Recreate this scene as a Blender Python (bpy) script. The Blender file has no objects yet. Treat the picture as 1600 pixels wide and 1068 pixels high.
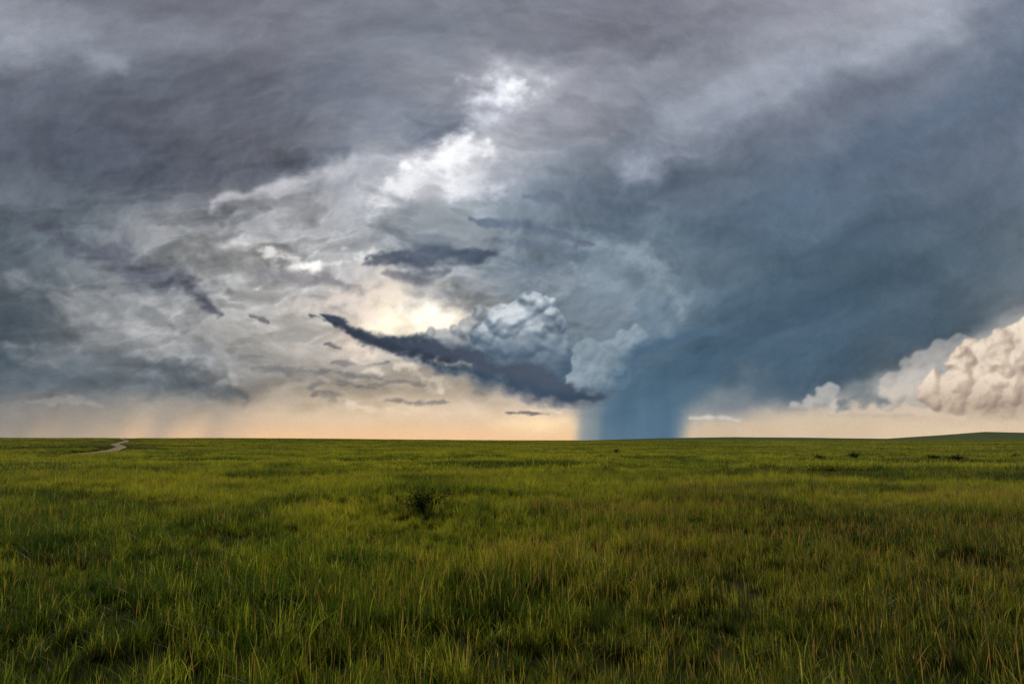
import bpy, math, random
import numpy as np
rng = np.random.default_rng(7)
scene = bpy.context.scene
scene.view_settings.view_transform = 'Standard'
scene.view_settings.look = 'None'
scene.view_settings.exposure = 0
F32 = np.float32

# ------------------------------------------------------------------ noise
_P = np.random.default_rng(11).permutation(256)
_P = np.concatenate([_P, _P]).astype(np.int32)
_A = np.random.default_rng(12).uniform(0, 2*np.pi, 256)
_GX, _GY = np.cos(_A).astype(F32), np.sin(_A).astype(F32)

def gnoise(x, y, seed=0):
    x = np.asarray(x, F32); y = np.asarray(y, F32)
    xf0 = np.floor(x); yf0 = np.floor(y)
    xi = xf0.astype(np.int32) + seed*37; yi = yf0.astype(np.int32) + seed*91
    xf = x-xf0; yf = y-yf0
    u = xf*xf*xf*(xf*(xf*6-15)+10); v = yf*yf*yf*(yf*(yf*6-15)+10)
    def g(ix, iy, dx, dy):
        h = _P[_P[ix & 255] + (iy & 255)]
        return _GX[h]*dx + _GY[h]*dy
    a = g(xi, yi, xf, yf); b = g(xi+1, yi, xf-1, yf)
    c = g(xi, yi+1, xf, yf-1); d = g(xi+1, yi+1, xf-1, yf-1)
    return (a+(b-a)*u) + ((c+(d-c)*u)-(a+(b-a)*u))*v

def fbm(x, y, octv=5, seed=0, gain=0.5):
    s = 0; a = 1.0; t = 0
    for i in range(octv):
        s = s + a*gnoise(x, y, seed+i*3); t += a
        a *= gain; x, y = (x*1.62-y*1.2)+3.1, (x*1.2+y*1.62)+1.7
    return s/t*1.9
def fbmh(x, y, octv=5, seed=0, gain=0.5):     # keeps the horizontal stretch in every octave
    s = 0; a = 1.0; t = 0
    for i in range(octv):
        s = s + a*gnoise(x, y, seed+i*3); t += a
        a *= gain; x = x*2.03+3.1; y = y*2.03+1.7
    return s/t*1.9

def sstep(a, b, x):
    t = np.clip((x-a)/(b-a), 0, 1)
    return t*t*(3-2*t)

# ------------------------------------------------------------------ sky chart
PITCH = math.radians(8.2); FPX = 1066.7
XS = np.arange(-320, 1920, 1.25, dtype=F32); YS = np.arange(-270, 702, 1.25, dtype=F32)
X, Y = np.meshgrid(XS, YS)
W1 = fbm(X/260, Y/200, 4, 1); W2 = fbm(X/260, Y/200, 4, 2)
W3 = fbm(X/70, Y/55, 4, 3);  W4 = fbm(X/70, Y/55, 4, 4)
NF = fbm(X/38, Y/28, 5, 5, 0.55)
NM = fbm(X/130+W1*0.5, Y/80+W2*0.5, 6, 6, 0.52)
W5 = fbm(X/24, Y/18, 4, 7, .55); W6 = fbm(X/24, Y/18, 4, 8, .55)
Lg = """146 136 122 126 124 128 124 124 126 126 130 138 152 154 168 165 122
146 144 134 120 120 120 120 126 133 128 120 131 141 152 166 135 118
120 118 114 106 106 108 120 148 185 148 136 139 150 148 132 120 114
106 102 98 95 95 108 130 128 168 155 139 144 138 124 116 112 108
100 100 93 90 98 128 145 180 172 145 124 122 114 110 107 107 107
110 114 103 94 126 155 178 200 162 124 112 110 106 104 104 104 105
104 118 132 145 160 164 162 172 135 118 114 108 104 102 104 104 106
92 100 122 152 172 184 150 140 134 128 132 116 106 101 102 104 106
88 108 126 140 165 175 182 180 138 132 137 110 100 97 98 99 112
92 110 140 145 162 165 162 150 125 122 117 103 97 94 94 104 150
92 102 115 120 135 155 175 165 140 112 102 96 95 92 105 150 170
122 132 148 156 175 200 205 210 210 190 106 160 168 165 175 185 190
130 140 155 165 190 205 210 215 215 200 108 170 178 175 185 195 200"""
Cg = """.3 .3 .3 .3 .3 .3 .3 .3 .3 .3 .3 .3 .3 .3 .3 .35 .5
.35 .35 .35 .3 .3 .3 .3 .3 .25 .3 .3 .3 .3 .3 .35 .45 .5
.35 .35 .35 .35 .3 .3 .25 .2 .15 .25 .35 .35 .35 .4 .45 .5 .5
.35 .35 .35 .3 .3 .3 .25 .3 .2 .25 .35 .4 .42 .45 .5 .5 .5
.35 .35 .35 .25 .25 .2 .2 .1 .15 .3 .42 .45 .5 .5 .5 .5 .5
.35 .35 .35 .25 .2 .15 .1 .05 .25 .4 .5 .5 .55 .55 .55 .5 .5
.35 .3 .2 .1 .1 .1 .15 .15 .35 .45 .5 .55 .6 .6 .55 .5 .45
.3 .25 .15 .05 0 .0 .15 .3 .4 .45 .45 .5 .6 .6 .55 .45 .4
.3 .15 .1 .05 -.05 -.1 -.2 -.1 .3 .4 .45 .6 .62 .62 .55 .45 .3
.35 .2 .1 .05 -.1 -.15 -.2 -.05 .35 .45 .6 .65 .65 .65 .55 .35 -.3
.4 .3 .25 .2 -.05 -.2 -.35 -.3 0 .45 .72 .68 .65 .62 .3 -.2 -.4
-.1 -.2 -.3 -.35 -.6 -.75 -.85 -.8 -.9 -.7 .7 0 -.1 -.1 -.25 -.4 -.45
-.1 -.2 -.3 -.35 -.6 -.75 -.85 -.8 -.9 -.7 .7 0 -.1 -.1 -.25 -.4 -.45"""
Lg = np.array([[float(v) for v in r.split()] for r in Lg.split('\n')], F32)
Cg = np.array([[float(v) for v in r.split()] for r in Cg.split('\n')], F32)

def bicubic(G, gx, gy):
    H, W = G.shape
    gx = np.clip(gx, 0, W-1.001); gy = np.clip(gy, 0, H-1.001)
    ix = gx.astype(np.int32); iy = gy.astype(np.int32); fx = gx-ix; fy = gy-iy
    def wts(t):
        b = [(1-t)**3/6, (3*t**3-6*t**2+4)/6, (-3*t**3+3*t**2+3*t+1)/6, t**3/6]
        c = [(-t**3+2*t**2-t)/2, (3*t**3-5*t**2+2)/2, (-3*t**3+4*t**2+t)/2, (t**3-t**2)/2]
        return [0.5*p+0.5*q for p, q in zip(b, c)]
    wx = wts(fx); wy = wts(fy); out = 0
    for j in range(4):
        jj = np.clip(iy+j-1, 0, H-1); row = 0
        for i in range(4):
            row = row + wx[i]*G[jj, np.clip(ix+i-1, 0, W-1)]
        out = out + wy[j]*row
    return out

damp = 1-0.8*sstep(560, 680, Y)
bx = (X+60*W1*damp+26*W3*damp)/100; by = (Y+46*W2*damp+20*W4*damp)/60
L = bicubic(Lg, bx, by); C = bicubic(Cg, bx, by)
Lr = L - 34*np.maximum(C, 0) + 30*np.maximum(-C, 0)
Lb = L + 28*np.maximum(C, 0) - 40*np.maximum(-C, 0)
up = 1-sstep(150, 450, Y)
img = np.stack([Lr+7*up, L, Lb+3*up], -1).astype(F32)

def win(x0, x1, y0, y1):
    a = max(int((x0-XS[0])/1.25), 0); b = min(int((x1-XS[0])/1.25)+1, len(XS))
    c = max(int((y0-YS[0])/1.25), 0); d = min(int((y1-YS[0])/1.25)+1, len(YS))
    return slice(c, d), slice(a, b)
ALL = (slice(None), slice(None))
def comp(sl, m, col):
    col = np.asarray(col, F32)
    img[sl] = img[sl]*(1-m[..., None]) + col*m[..., None]

def edge_noise(sl, size):
    if size < 14: return .35*NF[sl]+.75*W5[sl]
    if size < 40: return .7*NF[sl]+.35*NM[sl]+.3*W5[sl]
    return .35*NF[sl]+.9*NM[sl]+.15*W5[sl]
def blob(cx, cy, rx, ry, col, al=1.0, rot=0, rough=.5, soft=.7, warp=1.0):
    R = max(rx, ry)*1.8+50
    sl = win(cx-R, cx+R, cy-R, cy+R)
    if rx < 70: wx, wy = 16*W3[sl]+5*W5[sl], 10*W4[sl]+4*W6[sl]
    else: wx, wy = 36*W1[sl]+30*W3[sl]+5*W5[sl], 26*W2[sl]+20*W4[sl]+4*W6[sl]
    dx = X[sl]+wx*warp-cx; dy = Y[sl]+wy*warp-cy
    a = math.radians(rot); c, s = math.cos(a), math.sin(a)
    u = (dx*c-dy*s)/rx; v = (dx*s+dy*c)/ry
    val = 1-np.sqrt(u*u+v*v)+1.2*rough*edge_noise(sl, min(rx, ry))
    comp(sl, sstep(-.1, soft+.25, val)*al, col)

def stroke(pts, col, al=1.0, rough=.5, soft=.7, warp=1.0, yfac=1.0):
    xs = [p[0] for p in pts]; ys = [p[1] for p in pts]; rm_ = max(p[2] for p in pts); R = rm_*1.8+50
    sl = win(min(xs)-R, max(xs)+R, min(ys)-R, max(ys)+R)
    k = min(1.0, rm_/35)
    x = X[sl]+warp*(k*(20*W1[sl]+26*W3[sl])+(3+4*k)*W5[sl]); y = Y[sl]+warp*(k*(18*W2[sl]+20*W4[sl])+(2+3*k)*W6[sl])
    best = np.full(x.shape, 9.0, F32)
    for (x0, y0, r0), (x1, y1, r1) in zip(pts[:-1], pts[1:]):
        dx, dy = x1-x0, y1-y0
        t = np.clip(((x-x0)*dx+(y-y0)*dy)/(dx*dx+dy*dy), 0, 1)
        d = np.hypot(x-x0-t*dx, (y-y0-t*dy)*yfac)/(r0+(r1-r0)*t)
        best = np.minimum(best, d)
    val = 1-best+1.2*rough*edge_noise(sl, rm_)
    comp(sl, sstep(-.1, soft+.25, val)*al, col)

ang = math.radians(-24)
SU = X*math.cos(ang)+Y*math.sin(ang); SV = -X*math.sin(ang)+Y*math.cos(ang)
ST = fbmh(SU/420+W1*0.4, SV/100+W2*0.5, 5, 9, .5)
SH = fbmh(X/300+W2*0.4, Y/105+W1*0.5, 5, 10, .45)
wr = sstep(700, 1000, X)
hi = 1-sstep(250, 520, Y)
mod = (wr*ST*(0.45+0.55*hi)+(1-wr)*SH)
img += (18*mod*(1-0.85*sstep(560, 650, Y)))[..., None]
# big forms, upper sky
stroke([(-250,130,90),(0,190,75),(150,240,62),(290,275,46),(420,262,34),(540,232,16)], (88,92,107), .62, .3, 1.1)
stroke([(60,150,50),(250,140,55),(430,150,60),(560,120,40)], (102,107,121), .4, .5, 1.3)
stroke([(-100,60,45),(60,70,50),(190,95,25)], (156,162,173), .45, .8, 1.2)
stroke([(560,60,60),(700,50,50),(900,60,50)], (116,118,131), .4, .5, 1.3)
stroke([(980,260,40),(1120,190,50),(1290,110,45),(1440,30,50),(1560,-60,50)], (168,175,191), .55, .7, 1.4)
stroke([(1000,120,40),(1150,60,40),(1300,10,30)], (154,157,172), .4, .7, 1.3)
stroke([(1230,320,80),(1400,220,90),(1650,120,90)], (92,113,134), .5, .4, 1.2)
stroke([(320,325,12),(430,296,18),(560,252,22),(680,236,26)], (190,188,194), .65, .4, .9)
blob(470,330,130,45, (172,170,174), .5, 15, .8, 1.0)
blob(690,205,75,28, (100,104,120), .8, 0, .6)
blob(640,180,90,40, (116,120,134), .5, 0, .6)
blob(765,210,55,60, (200,199,207), .5, 10, .8, 1.1)
blob(785,152,105,60, (192,195,205), .6, 0, .8, 1.1)
blob(690,275,150,62, (200,198,203), .7, 5, 1.0, .9)
blob(620,300,60,24, (218,216,217), .6, 20, 1.1)
blob(740,300,60,26, (205,205,210), .55, -10, 1.1)
blob(720,440,80,28, (158,162,172), .5, 0, 1.1)
blob(810,440,60,24, (126,136,150), .5, 0, 1.1)
blob(870,430,50,34, (142,152,163), .45, 0, 1.1)
stroke([(890,365,22),(975,385,30),(1030,430,30),(1062,485,20)], (146,162,174), .55, .8, 1.1)
stroke([(930,430,24),(990,470,34),(1040,520,20)], (138,153,166), .4, .9, 1.2)
stroke([(1000,470,14),(1020,510,20),(1050,470,14)], (88,114,135), .5, .9, 1.1)
# left side bands and bright gaps
stroke([(60,360,20),(190,405,34),(300,455,28),(350,500,8)], (90,94,107), .8, .7, .8)
stroke([(-160,400,50),(40,450,45),(110,520,40)], (88,94,104), .5, .6, 1.2)
blob(170,495,150,42, (152,152,155), .7, -16, .9, 1.0)
blob(250,525,95,38, (166,165,167), .65, -22, .9, .9)
blob(80,545,80,30, (132,136,141), .55, 0, 1.0)
stroke([(220,470,10),(300,500,18),(350,550,18),(372,600,8)], (172,170,171), .5, 1.0, 1.1)
stroke([(60,552,10),(180,560,20),(330,580,14)], (108,115,122), .75, .8, .7)
stroke([(290,560,10),(330,575,16),(350,600,12)], (158,159,161), .55, 1.0, .8)
stroke([(-200,600,26),(0,592,24),(160,607,26),(290,602,24),(380,622,16)], (96,106,115), .78, .6, .7)
stroke([(40,632,6),(110,624,10),(160,632,5)], (152,152,150), .6, 1.0, .8)
stroke([(350,380,22),(430,400,28),(540,420,32),(600,460,20)], (192,189,189), .6, .9, 1.0)

# layered, back-lit cloud sheets: thin rims glow, thick cores go grey
reg = np.exp(-((X-420)/430.)**2-((Y-430)/190.)**2)
reg = np.clip(.24+.80*reg, 0, 1)*(1-sstep(610, 668, Y))*(1-.45*sstep(900, 1200, X))
fac = np.ones(X.shape, F32)
for (sx, sy, sd_, th_, aw) in [(260, 82, 80, -.02, 1.0), (130, 40, 84, .06, .6), (64, 22, 88, .12, .28)]:
    Fk = fbmh(X/sx+.25*W1+.10*W3, (Y+.12*(X-600)*np.where(X < 600, 1, -.6))/sy+.28*W2+.10*W4, 5, sd_, .48)
    T = np.maximum(Fk-th_, 0)
    mk = sstep(0, .10, T)
    fac *= 1+aw*reg*mk*(.17*np.exp(-T*8)-.25*(1-np.exp(-T*4.0)))
fac *= 1+.07*reg
img *= fac[..., None]

# dark torn scud in the middle
stroke([(575,412,8),(630,412,22),(700,402,22),(770,392,10)], (82,90,108), .92, .8, .6)
stroke([(600,432,8),(650,436,14),(700,425,8)], (86,94,111), .75, .9, .8)
stroke([(735,345,6),(800,352,14),(880,362,12),(930,380,6)], (100,110,128), .85, 1.0, .7)
stroke([(820,312,8),(860,306,15),(900,316,6)], (104,114,131), .75, 1.0, .8)
stroke([(770,375,5),(840,385,12),(900,380,6)], (106,116,133), .7, 1.0, .8)
stroke([(600,360,8),(660,372,16),(730,380,10)], (124,128,140), .6, 1.0, .9)
stroke([(790,400,6),(830,420,14),(880,405,8)], (106,118,135), .65, 1.0, .9)
blob(815,270,50,18, (136,141,153), .65, 0, 1.0)
stroke([(560,290,6),(620,310,9),(680,340,11),(700,370,8)], (140,142,150), .45, 1.0)
HF = fbm(X/120+.3*W1, Y/74+.3*W2, 5, 14, .48)
hy, hx = np.gradient(HF)
dx_ = 680-X; dy_ = 330-Y; dn = np.sqrt(dx_**2+dy_**2)+60
rel = -(hx*dx_+hy*dy_)/dn
for _ in range(3): rel = (rel+np.roll(rel,1,0)+np.roll(rel,1,1)+np.roll(rel,-1,0)+np.roll(rel,-1,1))/5
rel = np.clip(rel/rel.std(), -2.4, 2.4)
ramp = (4.0*np.exp(-((X-560)/400.)**2-((Y-400)/190.)**2)+1.2)*(1-sstep(640, 690, Y))
img += (ramp*rel)[..., None]
# brightest breaks in the deck
blob(790,142,66,38, (224,225,232), .8, 0, .9, 1.0)
blob(795,140,40,24, (244,244,248), .9, 0, .8, 1.0)
blob(688,262,110,42, (218,216,219), .6, 10, 1.0, .9)
blob(688,258,84,30, (242,241,241), .88, 10, 1.0, .8)
blob(640,285,50,16, (222,220,222), .6, 15, 1.0, .8)
blob(735,236,26,14, (226,226,230), .7, -20, 1.0, .8)
blob(485,412,74,17, (243,240,236), .95, 6, 1.0, .7)
blob(430,400,36,12, (226,223,220), .75, 0, 1.0, .8)
stroke([(400,425,7),(450,430,14),(520,438,15),(560,450,6)], (140,138,144), .8, 1.1, .7)
stroke([(400,455,6),(470,464,10),(540,462,7)], (152,149,153), .6, 1.1, .8)
blob(610,505,250,95, (216,200,186), .65, 0, .5, 1.2)
blob(650,500,145,62, (246,226,198), .88, 0, .5, 1.1)
blob(662,496,100,46, (255,242,214), 1.0, 0, .5, .9, .8)
blob(666,490,62,32, (255,252,238), 1.0, 0, .5, .9, .8)
blob(540,470,80,20, (226,211,200), .65, 0, 1.0)

# warm lower sky, ragged cloud base
LB = sstep(585, 675, Y+16*NM-8*NF+14*W3)*sstep(-200, 500, X)*(1-sstep(880, 905, X))
comp(ALL, (LB*.60).astype(F32), (214,189,162))
GL = np.exp(-((690-Y)/29.)**2)
gx = 0.35+0.65*sstep(40, 420, X)*(1-sstep(885, 905, X))
comp(ALL, (GL*gx*.85*(X<1000)).astype(F32), (246,198,150))
blob(845,664,95,22, (255,224,176), .85, 0, .2, .9, .3)
rn = fbm(X/70+Y/160, Y/900, 2, 21)
RV = sstep(-.9, 1.0, rn)*np.exp(-((X-270)/115.)**2)*sstep(585, 660, Y)
comp(ALL, (RV*.65).astype(F32), (152,146,140))
RV2 = sstep(-.9, 1.0, rn)*np.exp(-((X-20)/140.)**2)*sstep(580, 650, Y)
comp(ALL, (RV2*.7).astype(F32), (134,133,131))
for p in [(405,580,6,455,578,12,515,583,5),(525,585,5,560,582,9,600,588,5),
          (480,604,5,530,600,8,590,604,4),(500,618,8,515,620,13,530,624,8),(600,626,5,640,630,9,700,628,5),
          (560,600,4,610,598,7,660,602,4),(520,566,4,575,568,6,610,566,3)]:
    stroke([p[0:3], p[3:6], p[6:9]], (124,122,126), .6, 1.3, .9, 1.6, 1.1)
for p in [(388,490,4,403,496,8,420,500,4),(790,643,3,822,644,5,858,647,3),(508,538,3,522,541,6,535,544,2)]:
    stroke([p[0:3], p[3:6], p[6:9]], (110,108,114), .7, 1.0, .6, 1.3, 1.2)
for p in [(630,575,8,680,600,14,690,612,6),(540,630,6,580,640,9,640,650,5),(820,640,2,850,638,3,880,644,2),(590,545,6,560,560,9,600,580,6)]:
    stroke([p[0:3], p[3:6], p[6:9]], (230,212,192), .5, 1.2, 1.0, 1.5)

# ------------------------------------------------------------------ cumulus relief
def blur(A, n):
    for _ in range(n):
        A = (A+np.roll(A,1,0)+np.roll(A,-1,0))/3; A = (A+np.roll(A,1,1)+np.roll(A,-1,1))/3
    return A
def cumulus(seedp, light, cols, base=None, seed=0, n1=9, n2=6, flat=0.8, al=1.0, amb=None, soft=1, fine=.25):
    r_ = np.random.default_rng(seed)
    allp = [(x, y, r, 0.0) for x, y, r in seedp]
    x0 = min(p[0]-p[2] for p in allp)-40; x1 = max(p[0]+p[2] for p in allp)+40
    y0 = min(p[1]-p[2] for p in allp)-40; y1 = max(p[1]+p[2] for p in allp)+40
    sl = win(x0, x1, y0, y1)
    x = X[sl]+8*W3[sl]+4.5*W5[sl]+1.5*NF[sl]; y = Y[sl]+6*W4[sl]+4*W6[sl]
    H = np.full(x.shape, -1.0, F32)
    lvl = allp
    for depth in range(4):
        for (px, py, pr, pz) in lvl:
            q = 1-((x-px)**2+(y-py)**2)/(pr*pr)
            h = pz+pr*flat*np.sqrt(np.maximum(q, 0))
            H = np.where((q > 0) & (h > H), h, H)
        if depth == 3: break
        nx = []
        for (px, py, pr, pz) in lvl:
            for k in range(n1 if depth == 0 else n2):
                a = r_.uniform(0, 2*np.pi); d = pr*math.sqrt(r_.uniform(.05, 1.0))*.95
                cr = pr*r_.uniform(.22, .5)
                if cr < 2.0: continue
                nx.append((px+d*math.cos(a), py+d*math.sin(a), cr,
                           pz+pr*flat*math.sqrt(max(0, 1-(d/pr)**2))*0.85))
        lvl = nx
    m = blur((H > -.5).astype(F32), soft)
    m = sstep(.15, 1.0, m + .25*NF[sl]*(m > .02))
    H = H + 2.2*NF[sl]+1.5*W5[sl]
    Hs = blur(H, 1); Hm = blur(H, 4); Hb = blur(H, 12)
    def lam(A, k):
        gy, gx2 = np.gradient(A, 1.25)
        n = np.sqrt(gx2*gx2+gy*gy+k)
        return (-gx2*light[0]-gy*light[1]+math.sqrt(k)*light[2])/n
    sh = fine*lam(Hs, 1.4)+.30*lam(Hm, .7)+.55*lam(Hb, .3)
    sh = np.clip(.50+.50*sh+.22*NM[sl]+.06*NF[sl], 0, 1)
    if amb is not None:
        sh = sh*(1-amb[2]*sstep(amb[0], amb[1], Y[sl]+8*NM[sl]))
    if base is not None:
        bl = np.interp(X[sl].ravel(), [b[0] for b in base], [b[1] for b in base]).reshape(x.shape)
        m = m*(1-sstep(-16, 8, Y[sl]+8*NF[sl]+6*W3[sl]-bl))
    ks = np.array([0, .35, .7, 1.0]); out = np.stack([np.interp(sh, ks, [c[i] for c in cols]) for i in range(3)], -1)
    mm = (m*al)[..., None]
    img[sl] = img[sl]*(1-mm)+out.astype(F32)*mm

edge = np.interp(XS, [1040,1100,1160,1230,1290,1350,1390,1430,1480,1540,1600,1700,1920], [660,648,642,632,620,602,582,560,536,510,490,458,418])
EB = sstep(-18, 32, Y+10*NM+7*W3+6*W6-edge[None, :])*sstep(1045, 1080, X+5*NF)
g = sstep(560, 684, Y)[..., None]
gapc = np.array([174,174,174], F32)*(1-g)+np.array([222,198,168], F32)*g
gapc = gapc*(1-.08*(1-sstep(1100, 1450, X)))[..., None]+(7*NM)[..., None]
img[:] = img*(1-EB[..., None])+gapc*EB[..., None]
cumulus([(1285,622,16),(1262,630,13),(1298,606,12),(1240,634,9),(1305,634,12)], (-.3,-.6,.7), [(120,126,131),(148,149,150),(178,174,170),(198,190,181)], [(0,640),(2000,640)], 5, al=.65, soft=4)
cumulus([(1400,606,26),(1425,590,26),(1448,570,26),(1470,556,22),(1440,610,28),(1385,620,20),(1500,548,24)], (-.5,-.5,.7), [(134,137,140),(156,157,156),(182,176,170),(202,192,182)], [(0,650),(2000,652)], 6, al=.5, soft=5)
stroke([(1310,628,10),(1345,620,18),(1388,628,10)], (116,126,134), .8, .9, .8)
stroke([(1290,646,3),(1360,648,6),(1430,648,3)], (190,178,164), .7, .9, .8)
cumulus([(1530,590,46),(1575,560,44),(1500,612,38),(1470,618,26),(1560,615,46),(1610,600,60),(1600,545,42),(1650,560,70),(1700,600,80),(1520,560,26),(1460,600,18),(1640,510,34)],
        (-.62,-.48,.62), [(134,118,107),(164,146,132),(198,177,157),(238,219,197)], [(0,650),(2000,652)], 8, 10, 7, al=.9, amb=(575,665,.45), soft=3, fine=.16)
stroke([(1400,652,8),(1520,652,16),(1640,652,14)], (204,182,158), .6, .9, 1.3)
stroke([(1080,654,3),(1120,651,6),(1155,655,3)], (205,200,190), .7, .9, .9)
# central shelf cloud and turret
stroke([(950,590,30),(920,560,40),(900,590,40)], (132,147,159), .5, 1.0, 1.0)
stroke([(640,560,14),(760,600,20),(860,622,18),(945,626,8)], (104,112,126), .8, .7, .8)
cumulus([(610,534,10),(640,538,17),(672,536,20),(706,538,24),(742,535,30),(750,504,22),(735,510,17),(690,530,16)], (-.15,-.75,.5),
        [(78,90,108),(98,108,123),(130,138,149),(180,180,181)], [(0,575),(2000,580)], 11, al=.85, amb=(510,575,.75), soft=2, fine=.15)
cumulus([(905,585,30),(935,575,30),(920,556,26),(955,560,26),(975,545,22),(895,606,26),(995,530,18),(960,585,24)], (-.3,-.6,.6),
        [(92,118,138),(110,131,148),(134,151,163),(158,172,181)], [(0,622),(2000,620)], 13, al=.6, soft=4, fine=.1)
cumulus([(790,522,42),(832,508,40),(848,484,22),(864,510,23),(818,486,26),(782,500,25),(775,560,40),(830,560,46),(868,545,20),(862,575,22),(800,590,28),(870,525,16)], (-.05,-.8,.5),
        [(74,95,116),(98,115,132),(136,149,161),(196,202,207)], [(600,570),(760,595),(900,612)], 12, 10, 7, al=.95, amb=(490,600,.8), soft=2, fine=.17)
stroke([(498,488,2),(522,503,8),(548,516,14),(590,530,17),(650,548,20),(720,564,23),(790,582,26),(860,600,23),(945,622,7)], (80,90,106), .96, .85, .5, .8)
stroke([(520,506,4),(560,524,9),(620,544,11),(700,566,9)], (72,77,90), .7, 1.0, .8)
stroke([(640,556,6),(700,576,10),(770,594,13),(850,608,14),(950,623,7)], (70,88,108), .85, .8, .9)
stroke([(484,490,2),(496,494,4),(506,500,2)], (96,98,106), .7, 1.3, .7)
# blue arm and rain shaft
stroke([(1130,514,6),(1070,526,14),(1010,545,20),(960,585,24)], (76,103,126), .8, .8, 1.0)
hs = sstep(500, 665, Y)
le = np.interp(YS, [500,560,600,630,650,690], [1010,985,950,915,903,900]); re = np.interp(YS, [500,600,640,690], [1180,1120,1066,1060])
rs = fbm(X/30, Y/800, 3, 30)
SHm = sstep(-10, 46, X-le[:, None]+10*rs)*(1-sstep(-26, 24, X-re[:, None]+12*rs))*hs
top = np.array([78,106,128], F32); bot = np.array([80,112,136], F32)
kk = sstep(560, 685, Y)[..., None]; shc = (top*(1-kk)+bot*kk)+5*rs[..., None]
img[:] = img*(1-(SHm*.9)[..., None])+shc*(SHm*.9)[..., None]
pv = sstep(-6, 10, X-le[:, None]+4*rs)*(1-sstep(0, 60, X-le[:, None]+10*rs))*sstep(610, 660, Y)*.45
img[:] = img*(1-pv[..., None])+np.array([130,144,152], F32)*pv[..., None]
img += (5*ST*sstep(900, 1100, X)*sstep(250, 400, Y)*(1-EB))[..., None]
dt = (1-sstep(850, 1100, X)*.5)*(1-.6*sstep(640, 680, Y))*(1-.3*(1-sstep(150, 330, Y)))
img += (dt*(7*NM+3.5*NF))[..., None]
# local contrast of the cloud masses
def box(A, r):
    for ax in (0, 1):
        for _ in range(2):
            P_ = np.concatenate([np.repeat(np.take(A, [0], ax), r+1, ax), A, np.repeat(np.take(A, [-1], ax), r, ax)], ax).astype(np.float64)
            cs = np.cumsum(P_, ax)
            n_ = A.shape[ax]
            A = ((np.take(cs, range(2*r+1, 2*r+1+n_), ax)-np.take(cs, range(0, n_), ax))/(2*r+1)).astype(F32)
    return A
lum = img.mean(-1)
loc = .34*(lum-box(lum, 30))+.14*(lum-box(lum, 7))
quiet = 1-.55*(1-sstep(260, 400, Y))*(1-sstep(500, 750, X))-.35*sstep(1000, 1200, X)
img += (np.clip(loc*quiet, -26, 22)*(1-.7*sstep(640, 672, Y)))[..., None]
img = np.clip(img, 8, 255)

# ------------------------------------------------------------------ sky dome
az = np.concatenate([np.arange(-180, -48, 3.0), np.arange(-48, 48, .085), np.arange(48, 180.1, 3.0)])
az[-1] = 180
el = np.concatenate([np.arange(-1.5, 45, .085), np.arange(45, 90, 3.0), [89.9]])
AZ, EL = np.meshgrid(np.radians(az), np.radians(el))
vx = np.sin(AZ)*np.cos(EL); vy = np.cos(AZ)*np.cos(EL); vz = np.sin(EL)
fw = vy*math.cos(PITCH)+vz*math.sin(PITCH); uw = -vy*math.sin(PITCH)+vz*math.cos(PITCH)
fs = np.maximum(fw, .15)
cx = 800+FPX*vx/fs; cy = 534-FPX*uw/fs
ex = np.maximum(np.maximum(XS[0]-cx, cx-XS[-1]), 0)+np.maximum(YS[0]-cy, 0)
ex = np.where(fw < .2, 999, ex)
gx = np.clip((cx-XS[0])/1.25, 0, len(XS)-1.01); gy = np.clip((cy-YS[0])/1.25, 0, len(YS)-1.01)
ix = gx.astype(int); iy = gy.astype(int); fx = (gx-ix)[..., None]; fy = (gy-iy)[..., None]
col = (img[iy, ix]*(1-fx)+img[iy, ix+1]*fx)*(1-fy)+(img[iy+1, ix]*(1-fx)+img[iy+1, ix+1]*fx)*fy
gen = np.array([176, 180, 184])*np.ones(col.shape)+18*fbm(AZ*2, EL*3, 3, 40)[..., None]
w = sstep(0, 500, ex)[..., None]
col = np.clip((col*(1-w)+gen*w)/255, 0.02, 1)
lin = np.where(col <= .04045, col/12.92, ((col+.055)/1.055)**2.4)
SUN_AZ, SUN_EL = math.radians(-6), math.radians(26)
sd = np.array([math.sin(SUN_AZ)*math.cos(SUN_EL), math.cos(SUN_AZ)*math.cos(SUN_EL), math.sin(SUN_EL)])
angs = np.degrees(np.arccos(np.clip(vx*sd[0]+vy*sd[1]+vz*sd[2], -1, 1)))
thin = .02+.93*(1-sstep(6.5, 14, angs))
lin = np.maximum(lin-thin[..., None]*np.array([.018, .033, .068]), .01)
RAD = 14000.0
nv = AZ.size; nr, nc = AZ.shape
co = np.stack([vx, vy, vz], -1).reshape(-1, 3)*RAD
ii = np.arange(nr-1)[:, None]*nc+np.arange(nc-1)[None, :]
quads = np.stack([ii, ii+nc, ii+nc+1, ii+1], -1).reshape(-1, 4)
def fast_mesh(name, co, quads):
    me = bpy.data.meshes.new(name)
    me.vertices.add(len(co)); me.vertices.foreach_set('co', co.astype(F32).ravel())
    k = quads.shape[1]
    me.loops.add(quads.size); me.loops.foreach_set('vertex_index', quads.astype(np.int32).ravel())
    me.polygons.add(len(quads))
    me.polygons.foreach_set('loop_start', np.arange(0, quads.size, k, dtype=np.int32))
    me.polygons.foreach_set('loop_total', np.full(len(quads), k, np.int32))
    me.update(calc_edges=True)
    me.polygons.foreach_set('use_smooth', np.ones(len(quads), bool))
    return me
me = fast_mesh('sky', co, quads)
a = me.attributes.new('cloud', 'FLOAT_COLOR', 'POINT')
a.data.foreach_set('color', np.concatenate([lin, thin[..., None]], -1).astype(F32).ravel())
a2 = me.attributes.new('thin', 'FLOAT', 'POINT'); a2.data.foreach_set('value', thin.astype(F32).ravel())
sky = bpy.data.objects.new('sky', me); scene.collection.objects.link(sky)

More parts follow.
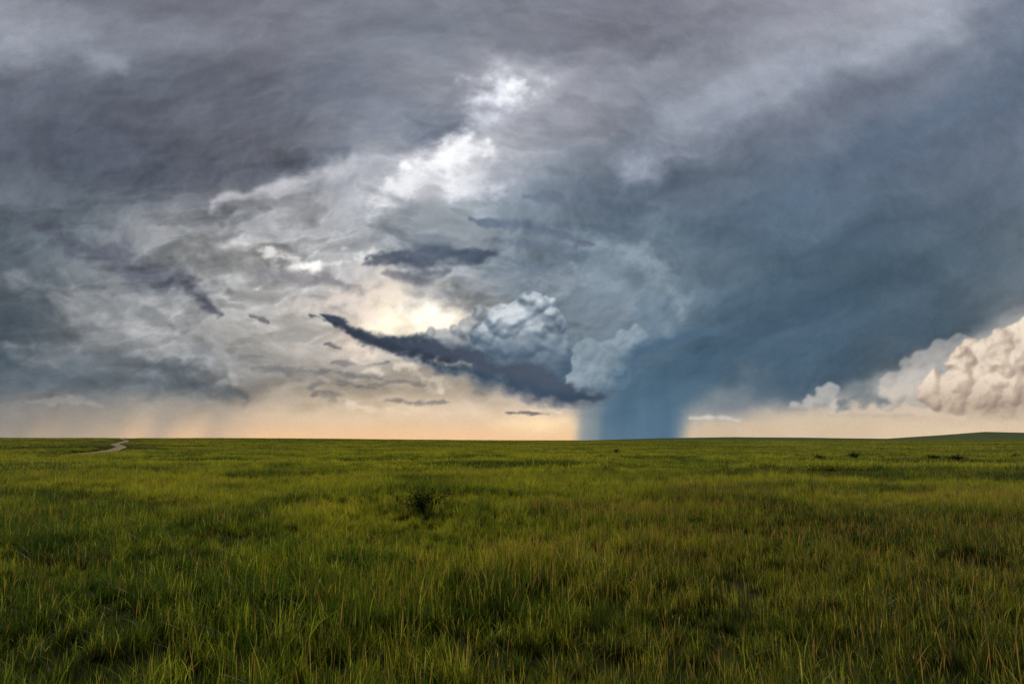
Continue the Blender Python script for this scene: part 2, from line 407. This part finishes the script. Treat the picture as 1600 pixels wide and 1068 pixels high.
def newmat(name):
    m = bpy.data.materials.new(name); m.use_nodes = True
    nt = m.node_tree; nt.nodes.clear()
    return m, nt, nt.nodes.new('ShaderNodeOutputMaterial')
m, nt, out = newmat('storm_cloud')
N = nt.nodes; Lk = nt.links.new
at = N.new('ShaderNodeAttribute'); at.attribute_name = 'cloud'
th = N.new('ShaderNodeAttribute'); th.attribute_name = 'thin'
tc = N.new('ShaderNodeTexCoord')
nz = N.new('ShaderNodeTexNoise'); nz.inputs['Scale'].default_value = .05; nz.inputs['Detail'].default_value = 3
Lk(tc.outputs['Object'], nz.inputs['Vector'])
mr = N.new('ShaderNodeMapRange'); mr.inputs[3].default_value = .84; mr.inputs[4].default_value = 1.15
Lk(nz.outputs['Fac'], mr.inputs[0])
em = N.new('ShaderNodeEmission'); Lk(at.outputs['Color'], em.inputs['Color']); Lk(mr.outputs[0], em.inputs['Strength'])
tr = N.new('ShaderNodeBsdfTransparent'); Lk(th.outputs['Fac'], tr.inputs['Color'])
ad = N.new('ShaderNodeAddShader'); Lk(em.outputs[0], ad.inputs[0]); Lk(tr.outputs[0], ad.inputs[1])
Lk(ad.outputs[0], out.inputs['Surface'])
m.cycles.emission_sampling = 'NONE'
me.materials.append(m)

# ------------------------------------------------------------------ world + sun
wd = bpy.data.worlds.new('World'); scene.world = wd; wd.use_nodes = True
bg = wd.node_tree.nodes['Background']; st = wd.node_tree.nodes.new('ShaderNodeTexSky')
st.sky_type = 'NISHITA'; st.sun_disc = False; st.sun_elevation = SUN_EL; st.sun_rotation = SUN_AZ; st.dust_density = 0
wd.node_tree.links.new(st.outputs[0], bg.inputs[0]); bg.inputs[1].default_value = .02
sl_ = bpy.data.lights.new('sun', 'SUN'); sl_.energy = 5.0; sl_.angle = math.radians(7); sl_.color = (1, .92, .76)
so = bpy.data.objects.new('sun', sl_); scene.collection.objects.link(so)
from mathutils import Vector
so.rotation_euler = Vector(sd).to_track_quat('Z', 'Y').to_euler()

# ------------------------------------------------------------------ terrain
FH = 1078.0; EYE = 1.6
def terrain(x, y):
    x = np.asarray(x, float); y = np.asarray(y, float)
    r = np.hypot(x, y)+1e-6; a = np.degrees(np.arctan2(x, y))
    z = .045*fbm(x/1.7, y/1.7, 3, 50)*(1-sstep(40, 90, r))
    z = z+.22*fbm(x/14, y/14, 2, 51)*sstep(4, 20, r)
    lf = 1-sstep(-20, 2, a)
    z = z+2.5*sstep(80, 420, r)*lf
    z = z+1.5*sstep(150, 700, r)*(1-lf)
    z = z+(1.1*fbm(x/420, y/420, 3, 52))*sstep(300, 1200, r)
    hill = np.interp(a, [-180,6,12,18,22,28.5,32,34.5,38,45,60,180], [0,0,8,12,10,6,17,26,21,16,0,0])
    z = z+hill*np.exp(-((r-2600)/900.)**2)
    return z
az2 = np.concatenate([np.arange(-180, -55, 3.), np.arange(-55, 55, .25), np.arange(55, 180.1, 3.)]); az2[-1] = 180
rr = np.concatenate([[.05], np.geomspace(.6, 14500, 300)])
A2, R2 = np.meshgrid(np.radians(az2), rr)
gx_ = R2*np.sin(A2); gy_ = R2*np.cos(A2); gz_ = terrain(gx_, gy_)
nr, nc = A2.shape
ii = np.arange(nr-1)[:, None]*nc+np.arange(nc-1)[None, :]
gm = fast_mesh('prairie_ground', np.stack([gx_, gy_, gz_], -1).reshape(-1, 3), np.stack([ii, ii+1, ii+nc+1, ii+nc], -1).reshape(-1, 4))
ground = bpy.data.objects.new('prairie_ground', gm); scene.collection.objects.link(ground)

class G:
    def __init__(s, nt): s.nt = nt
    def m(s, op, a, b=None, c=None):
        n = s.nt.nodes.new('ShaderNodeMath'); n.operation = op
        for i, v in enumerate((a, b, c)):
            if v is None: continue
            if isinstance(v, (int, float)): n.inputs[i].default_value = v
            else: s.nt.links.new(v, n.inputs[i])
        return n.outputs[0]
    def ss(s, v, a, b, lo=0., hi=1.):
        n = s.nt.nodes.new('ShaderNodeMapRange'); n.interpolation_type = 'SMOOTHSTEP'
        s.nt.links.new(v, n.inputs[0])
        for i, q in enumerate((a, b, lo, hi)): n.inputs[i+1].default_value = q
        return n.outputs[0]
    def noise(s, vec, sc, det=3, dist=0):
        n = s.nt.nodes.new('ShaderNodeTexNoise'); n.inputs['Scale'].default_value = sc
        n.inputs['Detail'].default_value = det; n.inputs['Distortion'].default_value = dist
        s.nt.links.new(vec, n.inputs['Vector']); return n.outputs['Fac']
    def mix(s, f, a, b, mode='MIX'):
        n = s.nt.nodes.new('ShaderNodeMix'); n.data_type = 'RGBA'; n.blend_type = mode
        for i, v in ((0, f), (6, a), (7, b)):
            if isinstance(v, (int, float)): n.inputs[i].default_value = v
            elif isinstance(v, tuple): n.inputs[i].default_value = (*v, 1)
            else: s.nt.links.new(v, n.inputs[i])
        return n.outputs[2]

DARK = [(10.8,21.0,4.6,3.0),(5.6,11.0,1.1,1.7),(-6.2,9.4,1.2,1.2),(-1.9,15.2,1.6,1.8),(6.2,9.0,.9,1.0),(-13,19,3,2.4),
        (1.2,14.5,1.5,1.4),(13,32,7,4.5),(-9,17,1.8,1.6),(-4.5,9.5,.9,.9),(20,26,4,2.5),(-22,34,7,4.5),(0,44,9,6),(28,48,10,7),(-4,26,3,2.4),(5,19,1.6,1.6)]
def tones(g, pos):
    sp = g.nt.nodes.new('ShaderNodeSeparateXYZ'); g.nt.links.new(pos, sp.inputs[0])
    x, y = sp.outputs[0], sp.outputs[1]
    fl = g.nt.nodes.new('ShaderNodeCombineXYZ'); g.nt.links.new(x, fl.inputs[0]); g.nt.links.new(y, fl.inputs[1])
    f = fl.outputs[0]
    r = g.m('SQRT', g.m('ADD', g.m('MULTIPLY', x, x), g.m('MULTIPLY', y, y)))
    n1 = g.noise(f, .13, 5, .8); n2 = g.noise(f, .8, 3, .5); n3 = g.noise(f, .018, 4, .6)
    c = g.mix(g.ss(n2, .41, .59), (.027, .054, .007), (.118, .142, .014))
    c = g.mix(g.ss(n1, .50, .59, 0, .75), c, (.215, .208, .022))
    # yellower with distance; midground brightness is painted into the sward colour
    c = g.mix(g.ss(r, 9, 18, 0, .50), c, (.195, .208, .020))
    c = g.mix(g.ss(n1, .49, .41, 0, .88), c, (.028, .052, .007))
    rt = g.m('MULTIPLY', g.ss(g.m('ADD', x, g.m('MULTIPLY', n1, 3.)), .2, 3.5), g.ss(y, 18, 9))
    c = g.mix(g.m('MULTIPLY', rt, .42), c, (.086, .072, .016))
    c = g.mix(g.ss(r, 11, 5.5, 0, .45), c, (.024, .036, .007))  # foreground shade between blades, painted into the colour by distance
    c = g.mix(g.m('MULTIPLY', g.ss(r, 55, 180), .75), c, g.mix(g.ss(n3, .42, .58), (.056, .070, .015), (.165, .158, .026)))
    c = g.mix(g.m('MULTIPLY', g.ss(r, 200, 1200), .9), c, (.046, .060, .033))  # far haze painted into the grass and ground colour
    dk = None
    for (dx, dy, rx, ry) in DARK:
        u = g.m('DIVIDE', g.m('SUBTRACT', x, dx), rx); v = g.m('DIVIDE', g.m('SUBTRACT', y, dy), ry)
        d = g.m('ADD', g.m('MULTIPLY', u, u), g.m('MULTIPLY', v, v))
        d = g.ss(g.m('ADD', d, g.m('MULTIPLY', n2, 1.6)), 2.0, .7)
        dk = d if dk is None else g.m('MAXIMUM', dk, d)
    c = g.mix(g.m('MULTIPLY', dk, .9), c, (.011, .024, .005))
    return c, r, rt, f

m, nt, out = newmat('prairie_soil_and_sward'); g = G(nt); N = nt.nodes; Lk = nt.links.new
geo = N.new('ShaderNodeNewGeometry')
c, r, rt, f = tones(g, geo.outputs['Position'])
nn = g.noise(f, 9, 5); soil = g.mix(nn, (.010, .014, .005), (.028, .030, .010))
c = g.mix(g.ss(r, 90, 420), soil, c)
c = g.mix(g.m('MULTIPLY', g.ss(g.noise(f, .04, 6, 1), .5, .7), .35), c, (.03, .045, .012))
b = N.new('ShaderNodeBsdfDiffuse'); Lk(c, b.inputs[0]); Lk(b.outputs[0], out.inputs[0])
gm.materials.append(m)

def grass_mat(name):
    m, nt, out = newmat(name); g = G(nt); N = nt.nodes; Lk = nt.links.new
    geo = N.new('ShaderNodeNewGeometry'); at = N.new('ShaderNodeAttribute'); at.attribute_name = 'blade'
    sp = N.new('ShaderNodeSeparateColor'); Lk(at.outputs['Color'], sp.inputs[0])
    tint, h, kind = sp.outputs[0], sp.outputs[1], sp.outputs[2]
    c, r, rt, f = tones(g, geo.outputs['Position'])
    c = g.mix(g.ss(tint, 0, .55, .88, 0), c, (.014, .034, .005))
    c = g.mix(g.ss(tint, .74, .88, 0, .55), c, (.26, .28, .045))
    c = g.mix(g.ss(tint, .94, .97, 0, .8), c, (.28, .23, .10))
    k = g.ss(h, .05, .9, .10, 1.3)  # shade at the blade roots painted in, lighter towards the tips
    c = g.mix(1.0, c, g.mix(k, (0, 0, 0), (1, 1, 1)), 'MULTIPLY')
    c = g.mix(g.m('MULTIPLY', kind, g.ss(h, .55, .7, 0, .85)), c, (.130, .078, .034))
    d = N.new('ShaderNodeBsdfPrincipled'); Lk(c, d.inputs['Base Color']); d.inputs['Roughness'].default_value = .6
    d.inputs['Specular IOR Level'].default_value = .15
    t = N.new('ShaderNodeBsdfTranslucent'); Lk(g.mix(1.0, c, (1.4, 1.32, .6), 'MULTIPLY'), t.inputs[0])
    mx = N.new('ShaderNodeMixShader'); mx.inputs[0].default_value = .5
    Lk(d.outputs[0], mx.inputs[1]); Lk(t.outputs[0], mx.inputs[2]); Lk(mx.outputs[0], out.inputs[0])
    return m
GM = grass_mat('grass_blades')

tcol = bpy.data.collections.new('grass_tufts')
def blades(root, h, w, lean, ldir, face, prof, tint, kind):
    n = len(h); S = len(prof)-1
    V = np.zeros((n, 2*S+1, 3)); A = np.zeros((n, 2*S+1, 4)); A[..., 3] = 1
    sx, sy = np.cos(face), np.sin(face)
    for k in range(S+1):
        t = k/S
        px = root[:, 0]+np.cos(ldir)*lean*h*t*t; py = root[:, 1]+np.sin(ldir)*lean*h*t*t
        pz = h*t*(1-.35*lean*t)
        if k < S:
            for j, s in enumerate((-1, 1)):
                V[:, 2*k+j] = np.stack([px+s*sx*w*prof[k]/2, py+s*sy*w*prof[k]/2, pz], -1); A[:, 2*k+j, 1] = t
        else: V[:, 2*S] = np.stack([px, py, pz], -1); A[:, 2*S, 1] = 1
    A[..., 0] = tint[:, None]; A[..., 2] = kind
    base = (np.arange(n)*(2*S+1))[:, None]; T = []
    for k in range(S-1):
        T.append(base+np.array([2*k, 2*k+1, 2*k+3])); T.append(base+np.array([2*k, 2*k+3, 2*k+2]))
    T.append(base+np.array([2*S-2, 2*S-1, 2*S]))
    return V.reshape(-1, 3), A.reshape(-1, 4), np.concatenate(T)
def tuft(name, size, n, h0, h1, w, seed, stalks=0, leanm=.42):
    r_ = np.random.default_rng(seed)
    root = r_.uniform(-size/2, size/2, (n, 2))
    ncl = max(8, n//75); cc = r_.uniform(-size/2, size/2, (ncl, 2)); ch = r_.uniform(.55, 1.4, ncl); cti = r_.uniform(0, 1, ncl)
    ci = r_.integers(0, ncl, n); kk = r_.random(n) < .72
    root[kk] = cc[ci[kk]]+r_.normal(0, size*.04, (kk.sum(), 2))
    h = r_.uniform(h0, h1, n)*np.where(kk, ch[ci], .65); h *= r_.uniform(.5, 1.15, n)
    tint = np.where(kk & (r_.random(n) < .65), np.clip(cti[ci]*.88+r_.normal(0, .07, n), 0, .9), r_.random(n))
    V, A, T = blades(root, h, w*r_.uniform(.6, 1.5, n), np.abs(r_.normal(0, leanm, n)).clip(.03, 1.1), r_.uniform(0, 6.28, n), r_.uniform(0, 6.28, n), [1, .9, .62, 0], tint, 0)
    if stalks:
        rt = r_.uniform(-size/2, size/2, (stalks, 2))
        V2, A2, T2 = blades(rt, r_.uniform(h1*.95, h1*1.45, stalks), w*.5*np.ones(stalks), np.abs(r_.normal(.08, .14, stalks)), r_.uniform(0, 6.28, stalks), r_.uniform(0, 6.28, stalks), [.6, .6, .5, .5, 1.6, 1.8, 0], r_.random(stalks), 1)
        T = np.concatenate([T, T2+len(V)]); V = np.concatenate([V, V2]); A = np.concatenate([A, A2])
    me = fast_mesh(name, V, T)
    a = me.attributes.new('blade', 'FLOAT_COLOR', 'POINT'); a.data.foreach_set('color', A.astype(F32).ravel())
    me.materials.append(GM)
    o = bpy.data.objects.new(name, me); tcol.objects.link(o)
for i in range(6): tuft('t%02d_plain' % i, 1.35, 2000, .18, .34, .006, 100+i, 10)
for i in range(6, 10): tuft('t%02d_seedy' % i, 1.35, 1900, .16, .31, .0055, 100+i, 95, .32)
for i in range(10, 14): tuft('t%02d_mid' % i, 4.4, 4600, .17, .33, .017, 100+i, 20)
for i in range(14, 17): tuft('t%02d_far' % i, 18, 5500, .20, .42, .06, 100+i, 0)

# dirt track
road_pts = [(96,76),(132,83),(165,92),(176,106),(190,135),(181,170),(197,230),(190,320),(194,440)]
rp = np.array([((px-800)/FH*d, d) for px, d in road_pts])
def catmull(P, n=14):
    P = np.vstack([2*P[0]-P[1], P, 2*P[-1]-P[-2]]); o = []
    for i in range(1, len(P)-2):
        for t in np.linspace(0, 1, n, endpoint=False):
            o.append(.5*((2*P[i])+(-P[i-1]+P[i+1])*t+(2*P[i-1]-5*P[i]+4*P[i+1]-P[i+2])*t*t+(-P[i-1]+3*P[i]-3*P[i+1]+P[i+2])*t**3))
    return np.array(o+[P[-2]])
rc = catmull(rp)
def road_dist(x, y):
    return np.min(np.hypot(x[:, None]-rc[None, :, 0], y[:, None]-rc[None, :, 1]), 1)
tg = np.gradient(rc, axis=0); tg /= np.linalg.norm(tg, axis=1)[:, None]; nm = np.stack([-tg[:, 1], tg[:, 0]], -1)
rows = []
for k, off in enumerate([-.9, -.68, -.28, 0, .28, .68, .9]):
    wob = 1+.25*fbm(np.arange(len(rc))/3., np.full(len(rc), k*3.3), 2, 60)
    p = rc+nm*off*wob[:, None]; z = terrain(p[:, 0], p[:, 1])+[.03, .10, .12, .15, .12, .10, .03][k]
    rows.append(np.stack([p[:, 0], p[:, 1], z], -1))
RV_ = np.stack(rows, 1); nr, nc = RV_.shape[:2]
ii = np.arange(nr-1)[:, None]*nc+np.arange(nc-1)[None, :]
rm = fast_mesh('dirt_road', RV_.reshape(-1, 3), np.stack([ii, ii+1, ii+nc+1, ii+nc], -1).reshape(-1, 4))
m, nt, out = newmat('dry_dirt'); g = G(nt); geo = nt.nodes.new('ShaderNodeNewGeometry')
c = g.mix(g.noise(geo.outputs['Position'], .9, 5), (.12, .09, .058), (.235, .185, .13))
b = nt.nodes.new('ShaderNodeBsdfDiffuse'); nt.links.new(c, b.inputs[0]); nt.links.new(b.outputs[0], out.inputs[0])
rm.materials.append(m)
ro = bpy.data.objects.new('dirt_road', rm); scene.collection.objects.link(ro)

# grass placement
SHR = [(665,14.6,.95,.60),(1278,50,.8,.6),(1332,55,.9,.7),(1376,57,.7,.5),(1455,52,1.3,.52),(1492,52,1.4,.55),(963,80,1.0,.75),(1585,60,1.1,.55)]
def ring(r0, r1, sp, azm, idx_fn, smin, smax, margin):
    n = int(r1/sp)+2
    gx, gy = np.meshgrid(np.arange(-n, n)*sp, np.arange(-n, n)*sp)
    gx = gx.ravel()+rng.uniform(-.3, .3, gx.size)*sp; gy = gy.ravel()+rng.uniform(-.3, .3, gy.size)*sp
    r = np.hypot(gx, gy); a = np.abs(np.degrees(np.arctan2(gx, gy)))
    k = (r > r0) & (r < r1) & (a < azm); gx, gy = gx[k], gy[k]
    if r1 > 45:
        k = road_dist(gx, gy) > margin; gx, gy = gx[k], gy[k]
    s = smin+(smax-smin)*np.clip(.5+1.2*fbm(gx/3.1, gy/3.1, 2, 70), 0, 1)
    return gx, gy, s, idx_fn(gx, gy)
def idx_near(x, y):
    p = sstep(-1.5, 2.5, x+2*fbm(x/4, y/4, 2, 71))*(1-sstep(12, 22, y))*.8+.06
    q = rng.random(len(x)) < p
    return np.where(q, rng.integers(6, 10, len(x)), rng.integers(0, 6, len(x)))
sets = [ring(1.6, 36, .95, 64, idx_near, .65, 1.3, 2),
        ring(35, 125, 3.2, 55, lambda x, y: rng.integers(10, 14, len(x)), .65, 1.3, 3.4),
        ring(120, 620, 13, 50, lambda x, y: rng.integers(14, 17, len(x)), .8, 1.2, 10)]
gx = np.concatenate([s[0] for s in sets]); gy = np.concatenate([s[1] for s in sets])
gs = np.concatenate([s[2] for s in sets]); gi = np.concatenate([s[3] for s in sets]).astype(np.int32)
for (dx, dy, rx, ry) in DARK:
    gs = gs*np.where(((gx-dx)/rx)**2+((gy-dy)/ry)**2 < .6, .92, 1)
# grass stays low just in front of the centre shrub
cs = (gx+1.8)**2/1.2+(gy-13.6)**2/2.2 < 1
gs = np.where(cs, np.minimum(gs, .68), gs)
pm = bpy.data.meshes.new('grass'); pm.vertices.add(len(gx))
pm.vertices.foreach_set('co', np.stack([gx, gy, terrain(gx, gy)-.01], -1).astype(F32).ravel())
a = pm.attributes.new('scl', 'FLOAT', 'POINT'); a.data.foreach_set('value', gs.astype(F32))
a = pm.attributes.new('rotz', 'FLOAT', 'POINT'); a.data.foreach_set('value', rng.uniform(0, 6.28, len(gx)).astype(F32))
a = pm.attributes.new('pick', 'INT', 'POINT'); a.data.foreach_set('value', gi)
grass = bpy.data.objects.new('grass', pm); scene.collection.objects.link(grass)
ng = bpy.data.node_groups.new('scatter_grass', 'GeometryNodeTree')
ng.interface.new_socket('Geometry', in_out='INPUT', socket_type='NodeSocketGeometry')
ng.interface.new_socket('Geometry', in_out='OUTPUT', socket_type='NodeSocketGeometry')
n = ng.nodes; gi_ = n.new('NodeGroupInput'); go_ = n.new('NodeGroupOutput')
ip = n.new('GeometryNodeInstanceOnPoints'); ci = n.new('GeometryNodeCollectionInfo')
ci.inputs['Collection'].default_value = tcol; ci.inputs['Separate Children'].default_value = True; ci.inputs['Reset Children'].default_value = True
def na(nm, ty):
    q = n.new('GeometryNodeInputNamedAttribute'); q.data_type = ty; q.inputs['Name'].default_value = nm
    return [o for o in q.outputs if o.enabled and o.name == 'Attribute'][0]
cb = n.new('ShaderNodeCombineXYZ'); ng.links.new(na('rotz', 'FLOAT'), cb.inputs[2])
er = n.new('FunctionNodeEulerToRotation'); ng.links.new(cb.outputs[0], er.inputs[0])
ng.links.new(gi_.outputs[0], ip.inputs['Points']); ng.links.new(ci.outputs[0], ip.inputs['Instance'])
ip.inputs['Pick Instance'].default_value = True
ng.links.new(na('pick', 'INT'), ip.inputs['Instance Index']); ng.links.new(er.outputs[0], ip.inputs['Rotation'])
ng.links.new(na('scl', 'FLOAT'), ip.inputs['Scale']); ng.links.new(ip.outputs[0], go_.inputs[0])
md = grass.modifiers.new('scatter', 'NODES'); md.node_group = ng

# ------------------------------------------------------------------ shrubs
m, nt, out = newmat('shrub_leaves'); g = G(nt); at = nt.nodes.new('ShaderNodeAttribute'); at.attribute_name = 'blade'
c = g.mix(at.outputs['Fac'], (.008, .013, .006), (.028, .045, .013))
b = nt.nodes.new('ShaderNodeBsdfDiffuse'); nt.links.new(c, b.inputs[0]); nt.links.new(b.outputs[0], out.inputs[0])
SM = m
def shrub(x, y, w, h, seed, spiky=.5):
    r_ = np.random.default_rng(seed); Vs = []; As = []; Ts = []; off = 0
    nt_ = 110
    ld = r_.uniform(0, 6.28, nt_); ln = r_.uniform(.1, 1.0, nt_)*w/(2*h)*1.5; hh = h*r_.uniform(.6, 1.15, nt_)
    root = r_.normal(0, w*.09, (nt_, 2))
    V, A, T = blades(root, hh, np.full(nt_, .012*max(1, w)), ln.clip(0, 1.2), ld, r_.uniform(0, 6.28, nt_), [1, .8, .6, .3, 0], r_.random(nt_)*.3, 0)
    Vs.append(V); As.append(A); Ts.append(T); off += len(V)
    nl = int(4200*(1-.5*spiky))
    k = r_.integers(0, nt_, nl); t = r_.uniform(.2, 1.0, nl)
    L_ = ln.clip(0, 1.2)[k]
    P = np.stack([root[k, 0]+np.cos(ld[k])*L_*hh[k]*t*t, root[k, 1]+np.sin(ld[k])*L_*hh[k]*t*t, hh[k]*t*(1-.35*L_*t)], -1)+r_.normal(0, .02*w, (nl, 3))
    d = r_.normal(0, 1, (nl, 3)); d[:, 2] = np.abs(d[:, 2]); d /= np.linalg.norm(d, axis=1)[:, None]
    e = np.cross(d, r_.normal(0, 1, (nl, 3))); e /= np.linalg.norm(e, axis=1)[:, None]
    s = r_.uniform(.012, .036, (nl, 1))*max(.7, w)
    q = np.stack([P, P+d*s+e*s*.3, P+d*s*2.2, P+d*s-e*s*.3], 1).reshape(-1, 3)
    bb = (np.arange(nl)*4)[:, None]+off
    Ts.append(bb+np.array([0, 1, 2])); Ts.append(bb+np.array([0, 2, 3])); Vs.append(q)
    aa = np.ones((nl*4, 4)); aa[:, :3] = np.repeat(r_.random((nl, 1)), 4, 0); As.append(aa)
    me = fast_mesh('shrub', np.concatenate(Vs), np.concatenate(Ts))
    a = me.attributes.new('blade', 'FLOAT_COLOR', 'POINT'); a.data.foreach_set('color', np.concatenate(As).astype(F32).ravel())
    me.materials.append(SM)
    o = bpy.data.objects.new('shrub', me); o.location = (x, y, float(terrain(x, y))-.02); scene.collection.objects.link(o)
def at_px(px, d): return (px-800)/FH*d, d
for k, (px, d, w, h) in enumerate(SHR):
    xx, yy = at_px(px, d); shrub(xx, yy, w, h, 300+k, .3)

# ------------------------------------------------------------------ camera
cam = bpy.data.cameras.new('camera'); cam.lens = 24; cam.sensor_width = 36; cam.clip_end = 40000; cam.clip_start = .05
cobj = bpy.data.objects.new('camera', cam); scene.collection.objects.link(cobj)
cobj.location = (0, 0, EYE); cobj.rotation_euler = (math.pi/2+PITCH, 0, 0)
scene.camera = cobj
